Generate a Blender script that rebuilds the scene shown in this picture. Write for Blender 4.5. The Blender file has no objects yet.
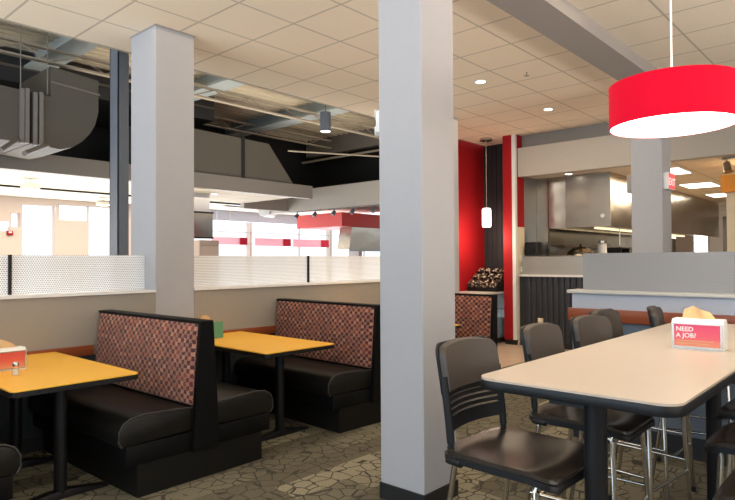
import bpy, bmesh, math, random
from mathutils import Vector, Matrix
random.seed(7)
sc = bpy.context.scene
C = sc.collection
EYE = 1.475

# ------------------------------------------------------------------ camera
yaw, pit, rol = math.radians(42.0), math.radians(1.03), math.radians(-.33)
F0 = Vector((math.cos(yaw), math.sin(yaw), 0)); R0 = Vector((math.sin(yaw), -math.cos(yaw), 0)); U0 = Vector((0, 0, 1))
F1 = math.cos(pit)*F0 + math.sin(pit)*U0; U1 = -math.sin(pit)*F0 + math.cos(pit)*U0
R2 = math.cos(rol)*R0 + math.sin(rol)*U1; U2 = -math.sin(rol)*R0 + math.cos(rol)*U1
cam = bpy.data.cameras.new('camera'); co = bpy.data.objects.new('camera', cam); C.objects.link(co)
m = Matrix((R2, U2, -F1)).transposed().to_4x4(); m.translation = Vector((0, 0, EYE)); co.matrix_world = m
cam.sensor_width = 36; cam.lens = 36*599.5/735; cam.clip_start = .05; cam.clip_end = 200
sc.camera = co
sc.view_settings.view_transform = 'Standard'; sc.view_settings.look = 'None'
sc.view_settings.gamma = 1; sc.view_settings.use_curve_mapping = False
sc.view_settings.exposure = 0.17

# ------------------------------------------------------------------ daylight, room lights and added fill
w = bpy.data.worlds.new('world'); sc.world = w; w.use_nodes = True
bg = w.node_tree.nodes['Background']; bg.inputs[0].default_value = (.86, .93, 1, 1); bg.inputs[1].default_value = 1.5

def area(name, loc, direction, sx, sy, power, col, spread=180):
    l = bpy.data.lights.new(name, 'AREA'); l.shape = 'RECTANGLE'; l.size = sx; l.size_y = sy
    l.energy = power; l.color = col; l.spread = math.radians(spread)
    o = bpy.data.objects.new(name, l); C.objects.link(o); o.location = loc
    o.rotation_euler = Vector(direction).to_track_quat('-Z', 'Y').to_euler()
    return o
DAY = (.38, .68, 1); WARM = (1, .80, .58); NEUT = (1, .90, .78)
area('daylight_and_fill', (-4.1, 3.0, 1.9), (1, 0, .05), 8.5, 2.4, 165, DAY)           # daylight through the window wall behind the camera
area('ceiling_fill', (-4.1, 3.0, 1.0), (1, 0, 1.5), 8.5, .8, 290, (.95, .96, 1), 110)       # fill added low on the window side to brighten the ceiling
area('daylight_and_fill', (3.0, -4.1, 1.7), (0, 1, .25), 9, 2.2, 75, (1, .86, .74))  # warm fill added from the right to brighten faces turned that way
area('ceiling_fill', (3.0, -4.1, 1.5), (0, 1, 1.3), 9, .8, 260, (1, .92, .82), 110)  # matching warm fill added on the right, aimed up at the ceiling
area('hall_fill', (6.5, 8.8, .25), (.1, .15, 1), 11, 2.6, 190, (1, .93, .82), 105)    # unseen fill added near the hall floor to brighten deck and ducts
area('daylight_and_fill', (6.5, 14.85, 1.6), (0, -1, .15), 18, 2.4, 600, (.97, .97, 1))   # daylight through the far shopfront
area('room_lights', (2.2, 1.6, 3.62), (0, 0, -1), 6, 3, 28, WARM)
area('room_lights', (6.5, 3.9, 3.62), (0, 0, -1), 5, 2.6, 60, WARM)
area('room_lights', (4.5, 3.9, 3.62), (0, 0, -1), 5, 2.6, 26, WARM)
area('hall_lights', (4.0, 12.5, 2.88), (0, 0, -1), 9, 3, 230, (1, .86, .7))
area('deck_side_fill', (-4.1, 9.0, 4.1), (1, 0, .12), 5, 1.2, 60, (1, .93, .82))   # added fill for the roof deck, no window stands here
area('kitchen_lights', (13.0, 2.2, 2.9), (0, 0, -1), 5, 2.5, 230, WARM)

# ------------------------------------------------------------------ materials
def newmat(name):
    m = bpy.data.materials.new(name); m.use_nodes = True
    return m, m.node_tree, m.node_tree.nodes['Principled BSDF']
def mat(name, col, rough=.6, metal=0, noise=0, nscale=20, bump=0, emit=None, estr=0, spec=.5, stretch=None):
    m, nt, p = newmat(name)
    c = tuple(col)+(1,)
    p.inputs['Base Color'].default_value = c; p.inputs['Roughness'].default_value = rough
    p.inputs['Metallic'].default_value = metal; p.inputs['Specular IOR Level'].default_value = spec
    tc = nt.nodes.new('ShaderNodeTexCoord'); n = nt.nodes.new('ShaderNodeTexNoise'); n.inputs['Scale'].default_value = nscale
    src = tc.outputs['Object']
    if stretch:
        mp = nt.nodes.new('ShaderNodeMapping'); mp.inputs['Scale'].default_value = stretch
        nt.links.new(src, mp.inputs[0]); src = mp.outputs[0]
    nt.links.new(src, n.inputs['Vector'])
    k = noise if noise else .03
    mx = nt.nodes.new('ShaderNodeMix'); mx.data_type = 'RGBA'
    mx.inputs[6].default_value = tuple(v*(1-k) for v in col)+(1,); mx.inputs[7].default_value = tuple(min(1, v*(1+k)) for v in col)+(1,)
    nt.links.new(n.outputs['Fac'], mx.inputs[0]); nt.links.new(mx.outputs[2], p.inputs['Base Color'])
    if bump:
        b = nt.nodes.new('ShaderNodeBump'); b.inputs['Strength'].default_value = bump; b.inputs['Distance'].default_value = .01
        nt.links.new(n.outputs['Fac'], b.inputs['Height']); nt.links.new(b.outputs[0], p.inputs['Normal'])
    if emit:
        p.inputs['Emission Color'].default_value = tuple(emit)+(1,); p.inputs['Emission Strength'].default_value = estr
    return m
def math_node(nt, op, a, b=None, c=None):
    n = nt.nodes.new('ShaderNodeMath'); n.operation = op
    for i, v in enumerate((a, b, c)):
        if v is None: continue
        if isinstance(v, (int, float)): n.inputs[i].default_value = v
        else: nt.links.new(v, n.inputs[i])
    return n.outputs[0]
def ramp(nt, fac, stops, interp='LINEAR'):
    r = nt.nodes.new('ShaderNodeValToRGB'); r.color_ramp.interpolation = interp
    e = r.color_ramp.elements
    while len(e) < len(stops): e.new(.5)
    for i, (p, c) in enumerate(stops): e[i].position = p; e[i].color = tuple(c)+(1,)
    nt.links.new(fac, r.inputs[0]); return r.outputs[0]

def tile_mat(name, ox, oy, col):
    m, nt, p = newmat(name); T = .6096
    tc = nt.nodes.new('ShaderNodeTexCoord'); s = nt.nodes.new('ShaderNodeSeparateXYZ'); nt.links.new(tc.outputs['Object'], s.inputs[0])
    def line(v, o):
        f = math_node(nt, 'FRACT', math_node(nt, 'DIVIDE', math_node(nt, 'SUBTRACT', v, o-100*T), T))
        return math_node(nt, 'GREATER_THAN', math_node(nt, 'ABSOLUTE', math_node(nt, 'SUBTRACT', f, .5)), .5-.017)
    g = math_node(nt, 'MAXIMUM', line(s.outputs[0], ox), line(s.outputs[1], oy))
    n = nt.nodes.new('ShaderNodeTexNoise'); n.inputs['Scale'].default_value = 60; nt.links.new(tc.outputs['Object'], n.inputs['Vector'])
    base = ramp(nt, n.outputs['Fac'], [(.3, [v*.95 for v in col]), (.7, col)])
    mx = nt.nodes.new('ShaderNodeMix'); mx.data_type = 'RGBA'; nt.links.new(g, mx.inputs[0]); nt.links.new(base, mx.inputs[6])
    mx.inputs[7].default_value = tuple(v*.62 for v in col)+(1,)
    nt.links.new(mx.outputs[2], p.inputs['Base Color']); p.inputs['Roughness'].default_value = .9
    b = nt.nodes.new('ShaderNodeBump'); b.inputs['Strength'].default_value = .5; b.inputs['Distance'].default_value = .01; b.invert = True
    nt.links.new(g, b.inputs['Height']); nt.links.new(b.outputs[0], p.inputs['Normal'])
    return m

def carpet_mat():
    m, nt, p = newmat('patterned_carpet')
    tc = nt.nodes.new('ShaderNodeTexCoord')
    nz = nt.nodes.new('ShaderNodeTexNoise'); nz.inputs['Scale'].default_value = 5; nt.links.new(tc.outputs['Object'], nz.inputs['Vector'])
    off = nt.nodes.new('ShaderNodeVectorMath'); off.operation = 'MULTIPLY_ADD'; nt.links.new(nz.outputs['Color'], off.inputs[0])
    off.inputs[1].default_value = (.05, .05, 0); nt.links.new(tc.outputs['Object'], off.inputs[2])
    v = nt.nodes.new('ShaderNodeTexVoronoi'); v.feature = 'DISTANCE_TO_EDGE'; v.inputs['Scale'].default_value = 9; v.inputs['Randomness'].default_value = .75
    nt.links.new(off.outputs[0], v.inputs['Vector'])
    lines = math_node(nt, 'LESS_THAN', v.outputs['Distance'], .038)
    n2 = nt.nodes.new('ShaderNodeTexNoise'); n2.inputs['Scale'].default_value = 3.2; nt.links.new(tc.outputs['Object'], n2.inputs['Vector'])
    lines = math_node(nt, 'MULTIPLY', lines, math_node(nt, 'GREATER_THAN', n2.outputs['Fac'], .38))
    # long lighter and darker planks
    mp = nt.nodes.new('ShaderNodeMapping'); mp.inputs['Scale'].default_value = (1.1, 4.2, 1); mp.inputs['Rotation'].default_value = (0, 0, .02)
    nt.links.new(tc.outputs['Object'], mp.inputs[0])
    wn = nt.nodes.new('ShaderNodeTexBrick'); wn.inputs['Scale'].default_value = 1; wn.inputs['Mortar Size'].default_value = 0
    wn.inputs['Brick Width'].default_value = 1.0; wn.inputs['Row Height'].default_value = 1.0
    wn.inputs['Color1'].default_value = (.13, .115, .08, 1); wn.inputs['Color2'].default_value = (.40, .36, .25, 1); wn.inputs['Bias'].default_value = -.35
    nt.links.new(mp.outputs[0], wn.inputs['Vector'])
    fine = nt.nodes.new('ShaderNodeTexNoise'); fine.inputs['Scale'].default_value = 90; fine.inputs['Detail'].default_value = 3; nt.links.new(tc.outputs['Object'], fine.inputs['Vector'])
    f = ramp(nt, fine.outputs['Fac'], [(.3, (.72, .72, .72)), (.7, (1.15, 1.15, 1.15))])
    mul = nt.nodes.new('ShaderNodeMix'); mul.data_type = 'RGBA'; mul.blend_type = 'MULTIPLY'; mul.inputs[0].default_value = 1
    nt.links.new(wn.outputs['Color'], mul.inputs[6]); nt.links.new(f, mul.inputs[7])
    mx = nt.nodes.new('ShaderNodeMix'); mx.data_type = 'RGBA'; nt.links.new(lines, mx.inputs[0]); nt.links.new(mul.outputs[2], mx.inputs[6])
    mx.inputs[7].default_value = (.06, .055, .045, 1)
    nt.links.new(mx.outputs[2], p.inputs['Base Color']); p.inputs['Roughness'].default_value = .95; p.inputs['Specular IOR Level'].default_value = .1
    b = nt.nodes.new('ShaderNodeBump'); b.inputs['Strength'].default_value = .4; b.inputs['Distance'].default_value = .004
    nt.links.new(fine.outputs['Fac'], b.inputs['Height']); nt.links.new(b.outputs[0], p.inputs['Normal'])
    return m

def fabric_mat():
    # woven upholstery: staggered tan ovals and maroon squares, laid out across the back (local Y) and up it (Z)
    m, nt, p = newmat('woven_upholstery')
    tc = nt.nodes.new('ShaderNodeTexCoord'); s = nt.nodes.new('ShaderNodeSeparateXYZ'); nt.links.new(tc.outputs['Object'], s.inputs[0])
    nz = nt.nodes.new('ShaderNodeTexNoise'); nz.inputs['Scale'].default_value = 26; nt.links.new(tc.outputs['Object'], nz.inputs['Vector'])
    sn = nt.nodes.new('ShaderNodeSeparateXYZ'); nt.links.new(nz.outputs['Color'], sn.inputs[0])
    U = math_node(nt, 'DIVIDE', math_node(nt, 'ADD', s.outputs[1], math_node(nt, 'MULTIPLY', sn.outputs[0], .034)), .034)
    V = math_node(nt, 'DIVIDE', math_node(nt, 'ADD', s.outputs[2], math_node(nt, 'MULTIPLY', sn.outputs[1], .026)), .029)
    fu = math_node(nt, 'SINE', math_node(nt, 'MULTIPLY', U, math.pi)); fv = math_node(nt, 'SINE', math_node(nt, 'MULTIPLY', V, math.pi))
    ck = math_node(nt, 'MULTIPLY', fu, fv)
    mask = ramp(nt, math_node(nt, 'MULTIPLY_ADD', ck, .5, .5), [(.44, (0, 0, 0)), (.53, (1, 1, 1))])
    comb = nt.nodes.new('ShaderNodeCombineXYZ'); nt.links.new(math_node(nt, 'FLOOR', U), comb.inputs[0]); nt.links.new(math_node(nt, 'FLOOR', V), comb.inputs[1])
    wn = nt.nodes.new('ShaderNodeTexWhiteNoise'); nt.links.new(comb.outputs[0], wn.inputs['Vector'])
    dots = ramp(nt, wn.outputs['Value'], [(0, (.05, .007, .010)), (.5, (.10, .010, .012)), (.85, (.17, .035, .018))], 'CONSTANT')
    tan = ramp(nt, wn.outputs['Value'], [(0, (.26, .11, .07)), (.5, (.40, .19, .12)), (.8, (.34, .13, .07))], 'CONSTANT')
    mx = nt.nodes.new('ShaderNodeMix'); mx.data_type = 'RGBA'; nt.links.new(mask, mx.inputs[0]); nt.links.new(dots, mx.inputs[6]); nt.links.new(tan, mx.inputs[7])
    nt.links.new(mx.outputs[2], p.inputs['Base Color']); p.inputs['Roughness'].default_value = .85; p.inputs['Sheen Weight'].default_value = .2
    return m

def perf_mat(name, col, pitch, hole, extra):
    m, nt, p = newmat(name)
    p.inputs['Base Color'].default_value = tuple(col)+(1,); p.inputs['Roughness'].default_value = .45
    tc = nt.nodes.new('ShaderNodeTexCoord'); s = nt.nodes.new('ShaderNodeSeparateXYZ'); nt.links.new(tc.outputs['Object'], s.inputs[0])
    row = math_node(nt, 'DIVIDE', s.outputs[2], pitch*.87); rid = math_node(nt, 'FLOOR', row)
    half = math_node(nt, 'MULTIPLY', math_node(nt, 'MODULO', math_node(nt, 'ADD', rid, 1000), 2), .5)
    a = math_node(nt, 'ADD', math_node(nt, 'DIVIDE', math_node(nt, 'ADD', s.outputs[0], s.outputs[1]), pitch), half)
    fx = math_node(nt, 'SUBTRACT', math_node(nt, 'FRACT', math_node(nt, 'ADD', a, 1000)), .5); fz = math_node(nt, 'SUBTRACT', math_node(nt, 'FRACT', row), .5)
    r = math_node(nt, 'SQRT', math_node(nt, 'ADD', math_node(nt, 'MULTIPLY', fx, fx), math_node(nt, 'MULTIPLY', fz, fz)))
    solid = math_node(nt, 'MAXIMUM', math_node(nt, 'GREATER_THAN', r, hole), extra)
    nt.links.new(solid, p.inputs['Alpha'])
    return m

def steel_mat(name, col=(.62, .60, .56), rough=.22, st=(60, 60, 1)):
    m, nt, p = newmat(name)
    p.inputs['Base Color'].default_value = tuple(col)+(1,); p.inputs['Metallic'].default_value = 1
    tc = nt.nodes.new('ShaderNodeTexCoord'); mp = nt.nodes.new('ShaderNodeMapping'); mp.inputs['Scale'].default_value = st
    n = nt.nodes.new('ShaderNodeTexNoise'); n.inputs['Scale'].default_value = 3
    nt.links.new(tc.outputs['Object'], mp.inputs[0]); nt.links.new(mp.outputs[0], n.inputs['Vector'])
    nt.links.new(math_node(nt, 'MULTIPLY_ADD', n.outputs['Fac'], .15, rough-.07), p.inputs['Roughness'])
    n2 = nt.nodes.new('ShaderNodeTexNoise'); n2.inputs['Scale'].default_value = 1.3; nt.links.new(tc.outputs['Object'], n2.inputs['Vector'])
    b = nt.nodes.new('ShaderNodeBump'); b.inputs['Strength'].default_value = .25; b.inputs['Distance'].default_value = .08
    nt.links.new(n2.outputs['Fac'], b.inputs['Height']); nt.links.new(b.outputs[0], p.inputs['Normal'])
    return m

M = dict(
    paint=mat('painted_drywall', (.395, .395, .41), .75, noise=.02),
    knee=mat('tan_painted_wall', (.31, .28, .235), .75, noise=.03),
    bluewall=mat('pale_blue_wall', (.44, .48, .56), .75),
    slate=mat('slate_blue_panel', (.10, .13, .17), .6),
    slate2=mat('dark_slate_panel', (.018, .026, .030), .6), beam=mat('grey_beam', (.33, .30, .28), .7),
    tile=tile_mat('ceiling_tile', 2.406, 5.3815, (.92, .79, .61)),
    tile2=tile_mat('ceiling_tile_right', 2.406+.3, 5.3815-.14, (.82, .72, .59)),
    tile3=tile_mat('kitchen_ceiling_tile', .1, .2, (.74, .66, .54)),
    carpet=carpet_mat(), tanfloor=mat('pinkish_tan_floor', (.50, .38, .28), .35, noise=.1, nscale=6),
    black=mat('black_plastic', (.006, .006, .007), .45, spec=.35), base=mat('black_rubber_base', (.012, .012, .013), .5),
    blackm=mat('black_powder_coat', (.008, .008, .009), .45, spec=.3),
    vinyl=mat('black_vinyl', (.007, .0065, .0055), .40, bump=.15, nscale=7, spec=.32),
    piping=mat('grey_piping', (.035, .033, .03), .5),
    panel=mat('black_laminate', (.0035, .0035, .0035), .5, spec=.15),
    booth_base=mat('charcoal_laminate_base', (.009, .0085, .007), .55, spec=.15),
    fabric=fabric_mat(),
    yellow=mat('yellow_maple_laminate', (.92, .50, .05), .38, noise=.05, nscale=3, stretch=(1, 9, 1)),
    maple=mat('pale_maple_laminate', (.53, .45, .365), .36, noise=.04, nscale=4, stretch=(9, 1, 1)),
    wood=mat('reddish_wood_rail', (.25, .062, .02), .35, noise=.2, nscale=5, stretch=(1, 1, 12)),
    chrome=mat('chrome', (.50, .47, .42), .2, 1),
    seat=mat('dark_taupe_seat', (.034, .026, .020), .25), pad=mat('taupe_back_pad', (.055, .043, .034), .5, bump=.1, nscale=60),
    frame=mat('charcoal_frame', (.008, .0085, .010), .45, spec=.35),
    steel=steel_mat('brushed_stainless', (.50, .45, .38)), steel_dark=steel_mat('dull_stainless', (.36, .34, .31), .33), steel_front=steel_mat('brushed_stainless_panel', (.36, .325, .27), .36),
    duct=mat('grey_painted_duct', (.10, .088, .068), .6, noise=.05, nscale=2), ductlt=mat('pale_duct_flange', (.20, .18, .155), .5),
    joist=mat('tan_painted_joist', (.42, .36, .27), .65), girder=mat('grey_blue_girder', (.36, .40, .40), .6),
    deck=mat('tan_roof_deck', (.56, .48, .35), .7), dark=mat('dark_void_wall', (.012, .012, .011), .8),
    steelcol=mat('slate_grey_column', (.12, .14, .17), .5),
    white=mat('white_plastic', (.78, .78, .76), .4), cream=mat('cream_wall', (.72, .62, .44), .7),
    pink=mat('pale_pink_wall', (.70, .60, .54), .8), fascia=mat('off_white_fascia', (.44, .41, .36), .75),
    recess=mat('grey_upper_wall', (.26, .25, .23), .8),
    red=mat('red_paint', (.36, .008, .012), .6, spec=.25), redshade=mat('red_fabric_shade', (.62, .003, .022), .85, emit=(.9, .006, .04), estr=.16, spec=.1),
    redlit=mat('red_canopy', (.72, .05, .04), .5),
    darkwall=mat('charcoal_wall', (.022, .023, .026), .6), corr=mat('charcoal_metal_siding', (.045, .048, .056), .4, metal=.3),
    counter=mat('pale_stone_counter', (.58, .57, .53), .35), bluecab=mat('blue_grey_cabinet', (.20, .27, .34), .5),
    glow=mat('lamp_diffuser', (1, 1, 1), .5, emit=(1, .94, .86), estr=6), glow2=mat('downlight_lens', (1, 1, 1), .5, emit=(1, .93, .8), estr=9),
    glowp=mat('opal_glass', (1, 1, 1), .4, emit=(1, .95, .88), estr=3), troffer=mat('fluorescent_lens', (1, 1, 1), .5, emit=(1, .95, .82), estr=4),
    perf=perf_mat('perforated_white_metal', (.84, .86, .88), .0185, .34, .40), perf2=perf_mat('perforated_grey_metal', (.30, .30, .305), .012, .33, .80),
    napkin=mat('brown_paper_napkin', (.66, .42, .20), .85, bump=.4, nscale=25), orange=mat('orange_panel', (.80, .28, .01), .5),
    green=mat('green_card', (.10, .30, .17), .6), glass=None, salt=mat('salt', (.85, .82, .76), .7),
    exitred=mat('exit_face', (.7, .05, .06), .5, emit=(1, .10, .12), estr=.55), exitlet=mat('exit_letters', (1, .7, .7), .5, emit=(1, .55, .55), estr=.8),
    pass_=mat('frosted_steel_panel', (.42, .42, .39), .35, .5), dim=mat('dim_hood_light', (1, .9, .7), .5, emit=(1, .85, .55), estr=1.2),
    hotpink=mat('crimson_board', (.72, .01, .06), .5), palepink=mat('pink_frosted_board', (.85, .42, .50), .6), cupmat=None,
    sheer=mat('window_frame_paint', (.66, .66, .66), .6), bluepale=mat('pale_blue_valance', (.50, .58, .68), .7), brownbox=mat('taupe_cabinet', (.36, .28, .23), .6),
)
M['pass'] = M['pass_']
m_, nt_, p_ = newmat('clear_glass'); p_.inputs['Transmission Weight'].default_value = 1; p_.inputs['Roughness'].default_value = .02; p_.inputs['Alpha'].default_value = .35; M['glass'] = m_
m_, nt_, p_ = newmat('tan_and_black_cup'); v_ = nt_.nodes.new('ShaderNodeTexVoronoi'); v_.inputs['Scale'].default_value = 22; tc_ = nt_.nodes.new('ShaderNodeTexCoord'); nt_.links.new(tc_.outputs['Object'], v_.inputs['Vector'])
nt_.links.new(ramp(nt_, v_.outputs['Distance'], [(0, (.45, .34, .24)), (.42, (.02, .016, .014))], 'CONSTANT'), p_.inputs['Base Color']); M['cupmat'] = m_
m_, nt_, p_ = newmat('pink_frosted_board'); p_.inputs['Base Color'].default_value = (.98, .62, .70, 1); p_.inputs['Transmission Weight'].default_value = .25; p_.inputs['Roughness'].default_value = .6; p_.inputs['IOR'].default_value = 1.1; M['palepink'] = m_
m_, nt_, p_ = newmat('pink_red_card')        # printed card: magenta at the top fading to orange at the foot
tc_ = nt_.nodes.new('ShaderNodeTexCoord'); s_ = nt_.nodes.new('ShaderNodeSeparateXYZ'); nt_.links.new(tc_.outputs['Generated'], s_.inputs[0])
nt_.links.new(ramp(nt_, s_.outputs[2], [(0, (.80, .30, .16)), (.4, (.74, .10, .14)), (1, (.72, .05, .14))]), p_.inputs['Base Color']); M['card'] = m_
m_, nt_, p_ = newmat('red_orange_card')
tc_ = nt_.nodes.new('ShaderNodeTexCoord'); s_ = nt_.nodes.new('ShaderNodeSeparateXYZ'); nt_.links.new(tc_.outputs['Generated'], s_.inputs[0])
nt_.links.new(ramp(nt_, s_.outputs[2], [(0, (.70, .30, .16)), (.5, (.70, .10, .06)), (1, (.62, .07, .05))]), p_.inputs['Base Color']); M['card2'] = m_

# ------------------------------------------------------------------ builders
class MB:
    def __init__(s): s.bm = bmesh.new()
    def box(s, x0, x1, y0, y1, z0, z1, bev=0, seg=2):
        t = bmesh.new(); bmesh.ops.create_cube(t, size=1)
        for v in t.verts: v.co = Vector(((x0+x1)/2+v.co.x*(x1-x0), (y0+y1)/2+v.co.y*(y1-y0), (z0+z1)/2+v.co.z*(z1-z0)))
        if bev: bmesh.ops.bevel(t, geom=t.edges[:], offset=bev, segments=seg, profile=.5, affect='EDGES')
        s._add(t); return s
    def _add(s, t):
        me = bpy.data.meshes.new('t'); t.to_mesh(me); t.free(); s.bm.from_mesh(me); bpy.data.meshes.remove(me)
    def prism(s, pts, axis, a, b, bev=0):
        # closed polygon pts (2d) pushed along an axis from a to b; 'x': (y,z)  'y': (x,z)  'z': (x,y)
        t = bmesh.new()
        f = {'x': lambda p, q: (q, p[0], p[1]), 'y': lambda p, q: (p[0], q, p[1]), 'z': lambda p, q: (p[0], p[1], q)}[axis]
        A = [t.verts.new(f(p, a)) for p in pts]; B = [t.verts.new(f(p, b)) for p in pts]
        t.faces.new(A); t.faces.new(B[::-1]); n = len(pts)
        for i in range(n): t.faces.new((A[i], B[i], B[(i+1) % n], A[(i+1) % n]))
        bmesh.ops.recalc_face_normals(t, faces=t.faces)
        if bev:
            es = [e for e in t.edges if (e.verts[0] in A) == (e.verts[1] in A)]
            bmesh.ops.bevel(t, geom=es, offset=bev, segments=2, profile=.5, affect='EDGES')
        s._add(t); return s
    def rod(s, a, b, r, r2=None, n=14):
        a, b = Vector(a), Vector(b); t = bmesh.new()
        bmesh.ops.create_cone(t, cap_ends=True, segments=n, radius1=r, radius2=r if r2 is None else r2, depth=(b-a).length)
        q = (b-a).to_track_quat('Z', 'Y').to_matrix().to_4x4(); q.translation = (a+b)/2
        bmesh.ops.transform(t, matrix=q, verts=t.verts); s._add(t); return s
    def tube(s, pts, r, n=10):
        pts = [Vector(p) for p in pts]; t = bmesh.new(); rings = []
        up = Vector((.123, .2, .97))
        for i, p in enumerate(pts):
            d = (pts[min(i+1, len(pts)-1)]-pts[max(i-1, 0)]).normalized()
            x = d.cross(up).normalized(); y = d.cross(x).normalized()
            rings.append([t.verts.new(p+(x*math.cos(2*math.pi*k/n)+y*math.sin(2*math.pi*k/n))*r) for k in range(n)])
        for i in range(len(rings)-1):
            for k in range(n): t.faces.new((rings[i][k], rings[i][(k+1) % n], rings[i+1][(k+1) % n], rings[i+1][k]))
        t.faces.new(rings[0]); t.faces.new(rings[-1][::-1]); bmesh.ops.recalc_face_normals(t, faces=t.faces)
        s._add(t); return s
    def lathe(s, prof, c=(0, 0), n=48, close=False):
        t = bmesh.new(); rings = []
        for (r, z) in prof: rings.append([t.verts.new((c[0]+max(r, 1e-4)*math.cos(2*math.pi*k/n), c[1]+max(r, 1e-4)*math.sin(2*math.pi*k/n), z)) for k in range(n)])
        m = len(rings)
        for i in range(m if close else m-1):
            a, b = rings[i], rings[(i+1) % m]
            for k in range(n): t.faces.new((a[k], a[(k+1) % n], b[(k+1) % n], b[k]))
        bmesh.ops.recalc_face_normals(t, faces=t.faces); s._add(t); return s
    def shell(s, fn, us, vs, th):
        # a curved sheet fn(u, v) -> (point, normal) given a thickness
        t = bmesh.new(); nu, nv = len(us), len(vs); A = []; B = []
        for v in vs:
            ra, rb = [], []
            for u in us:
                p, n = fn(u, v); ra.append(t.verts.new(p)); rb.append(t.verts.new(Vector(p)+Vector(n)*th))
            A.append(ra); B.append(rb)
        for j in range(nv-1):
            for i in range(nu-1):
                t.faces.new((A[j][i], A[j][i+1], A[j+1][i+1], A[j+1][i])); t.faces.new((B[j][i], B[j+1][i], B[j+1][i+1], B[j][i+1]))
        for j in range(nv-1):
            for i in (0, nu-1): t.faces.new((A[j][i], A[j+1][i], B[j+1][i], B[j][i]))
        for i in range(nu-1):
            for j in (0, nv-1): t.faces.new((A[j][i], B[j][i], B[j][i+1], A[j][i+1]))
        bmesh.ops.recalc_face_normals(t, faces=t.faces); s._add(t); return s
    def build(s, name, mt, parent=None, smooth=None):
        me = bpy.data.meshes.new(name)
        s.bm.to_mesh(me); s.bm.free(); me.materials.append(M[mt] if isinstance(mt, str) else mt)
        if smooth is not False:
            for p in me.polygons: p.use_smooth = True
            try: me.set_sharp_from_angle(angle=math.radians(35 if smooth is None else smooth))
            except Exception: pass
        o = bpy.data.objects.new(name, me); C.objects.link(o)
        if parent: o.parent = parent
        return o
def tag(o, label, cat, group=None, kind=None):
    o['label'] = label; o['category'] = cat
    if group: o['group'] = group
    if kind: o['kind'] = kind
    return o
def thing(name, label, cat, loc=(0, 0, 0), rz=0, group=None):
    o = bpy.data.objects.new(name, None); C.objects.link(o); o.location = loc; o.rotation_euler = (0, 0, rz)
    o.empty_display_size = .1
    return tag(o, label, cat, group)
def struct(o, label=None, cat=None):
    o['kind'] = 'structure'
    if label: o['label'] = label; o['category'] = cat or 'wall'
    return o
def dup(root, loc, rz, label):
    r = root.copy(); C.objects.link(r); r.location = loc; r.rotation_euler = (0, 0, rz); r['label'] = label
    for ch in list(root.children):
        c = ch.copy(); C.objects.link(c); c.parent = r
        for g in list(ch.children):
            d = g.copy(); C.objects.link(d); d.parent = c
    return r
def place(o, parent, loc=(0, 0, 0)):
    o.parent = parent; o.location = loc; return o
def text_mesh(s, size, name, mt, parent, loc, rot, align='LEFT'):
    cu = bpy.data.curves.new('txt', 'FONT'); cu.body = s; cu.size = size; cu.extrude = .0004; cu.align_x = align; cu.offset = size*.02
    t = bpy.data.objects.new('txt', cu); C.objects.link(t)
    dg = bpy.context.evaluated_depsgraph_get(); dg.update()
    me = bpy.data.meshes.new_from_object(t.evaluated_get(dg)); bpy.data.objects.remove(t)
    me.materials.clear(); me.materials.append(M[mt]); me.name = name
    o = bpy.data.objects.new(name, me); C.objects.link(o); o.parent = parent; o.location = loc; o.rotation_euler = rot
    return o

CEIL = 3.661
# ================================================================== SETTING
struct(MB().box(-4.2, 22, -4.2, 15.4, -.1, 0).build('floor', 'carpet'), 'patterned tan and grey carpet floor of the dining room', 'floor')
struct(MB().prism([(7.3, 4.15), (9.45, 4.15), (9.45, 2.2), (21, 2.2), (21, 6.1), (7.3, 6.1)], 'z', 0, .004).build('floor_tan', 'tanfloor'), 'pinkish tan hard floor in front of the red alcove', 'floor')

struct(MB().box(-4.2, 10.2, 2.44, 5.99, CEIL, CEIL+.03).build('ceiling', 'tile'), 'beige tiled dropped ceiling above the booths', 'ceiling')
struct(MB().box(-4.2, 10.2, -4.2, 2.10, CEIL, CEIL+.03).build('ceiling_right', 'tile2'), 'beige tiled ceiling above the tall table', 'ceiling')
struct(MB().box(-4.2, 10.2, 2.10, 2.44, CEIL-.132, CEIL+.03).build('trim_1', 'beam'), 'grey boxed beam running across the tiled ceiling', 'beam')
struct(MB().box(-4.2, 9.2, 5.99, 6.03, CEIL-.0, CEIL+.5).build('trim_2', 'joist'), 'raised edge above the dropped ceiling', 'trim')
# half wall with booths
w = MB().box(-4.2, 2.77, 5.097, 5.30, 0, 1.200); w.box(3.17, 7.36, 5.097, 5.30, 0, 1.200); w.box(2.77, 3.17, 5.101, 5.30, 0, 1.2)
struct(w.build('wall_booth', 'knee'), 'tan half height wall behind the booths', 'wall')
s = MB().box(-4.2, 2.77, 5.080, 5.45, 1.200, 1.222); s.box(3.17, 7.36, 5.080, 5.45, 1.200, 1.222)
struct(s.build('trim_3', 'white'), 'white sill cap on the half wall behind the booths', 'trim')
struct(MB().box(-4.2, 7.36, 5.088, 5.0965, .12, .70).build('trim_15', 'slate2'), 'dark lower panel of the booth wall', 'trim')
struct(MB().box(-4.2, 7.36, 5.083, 5.0965, 0, .12).build('baseboard_booth', 'base'), 'black baseboard of the booth wall', 'baseboard')
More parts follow.
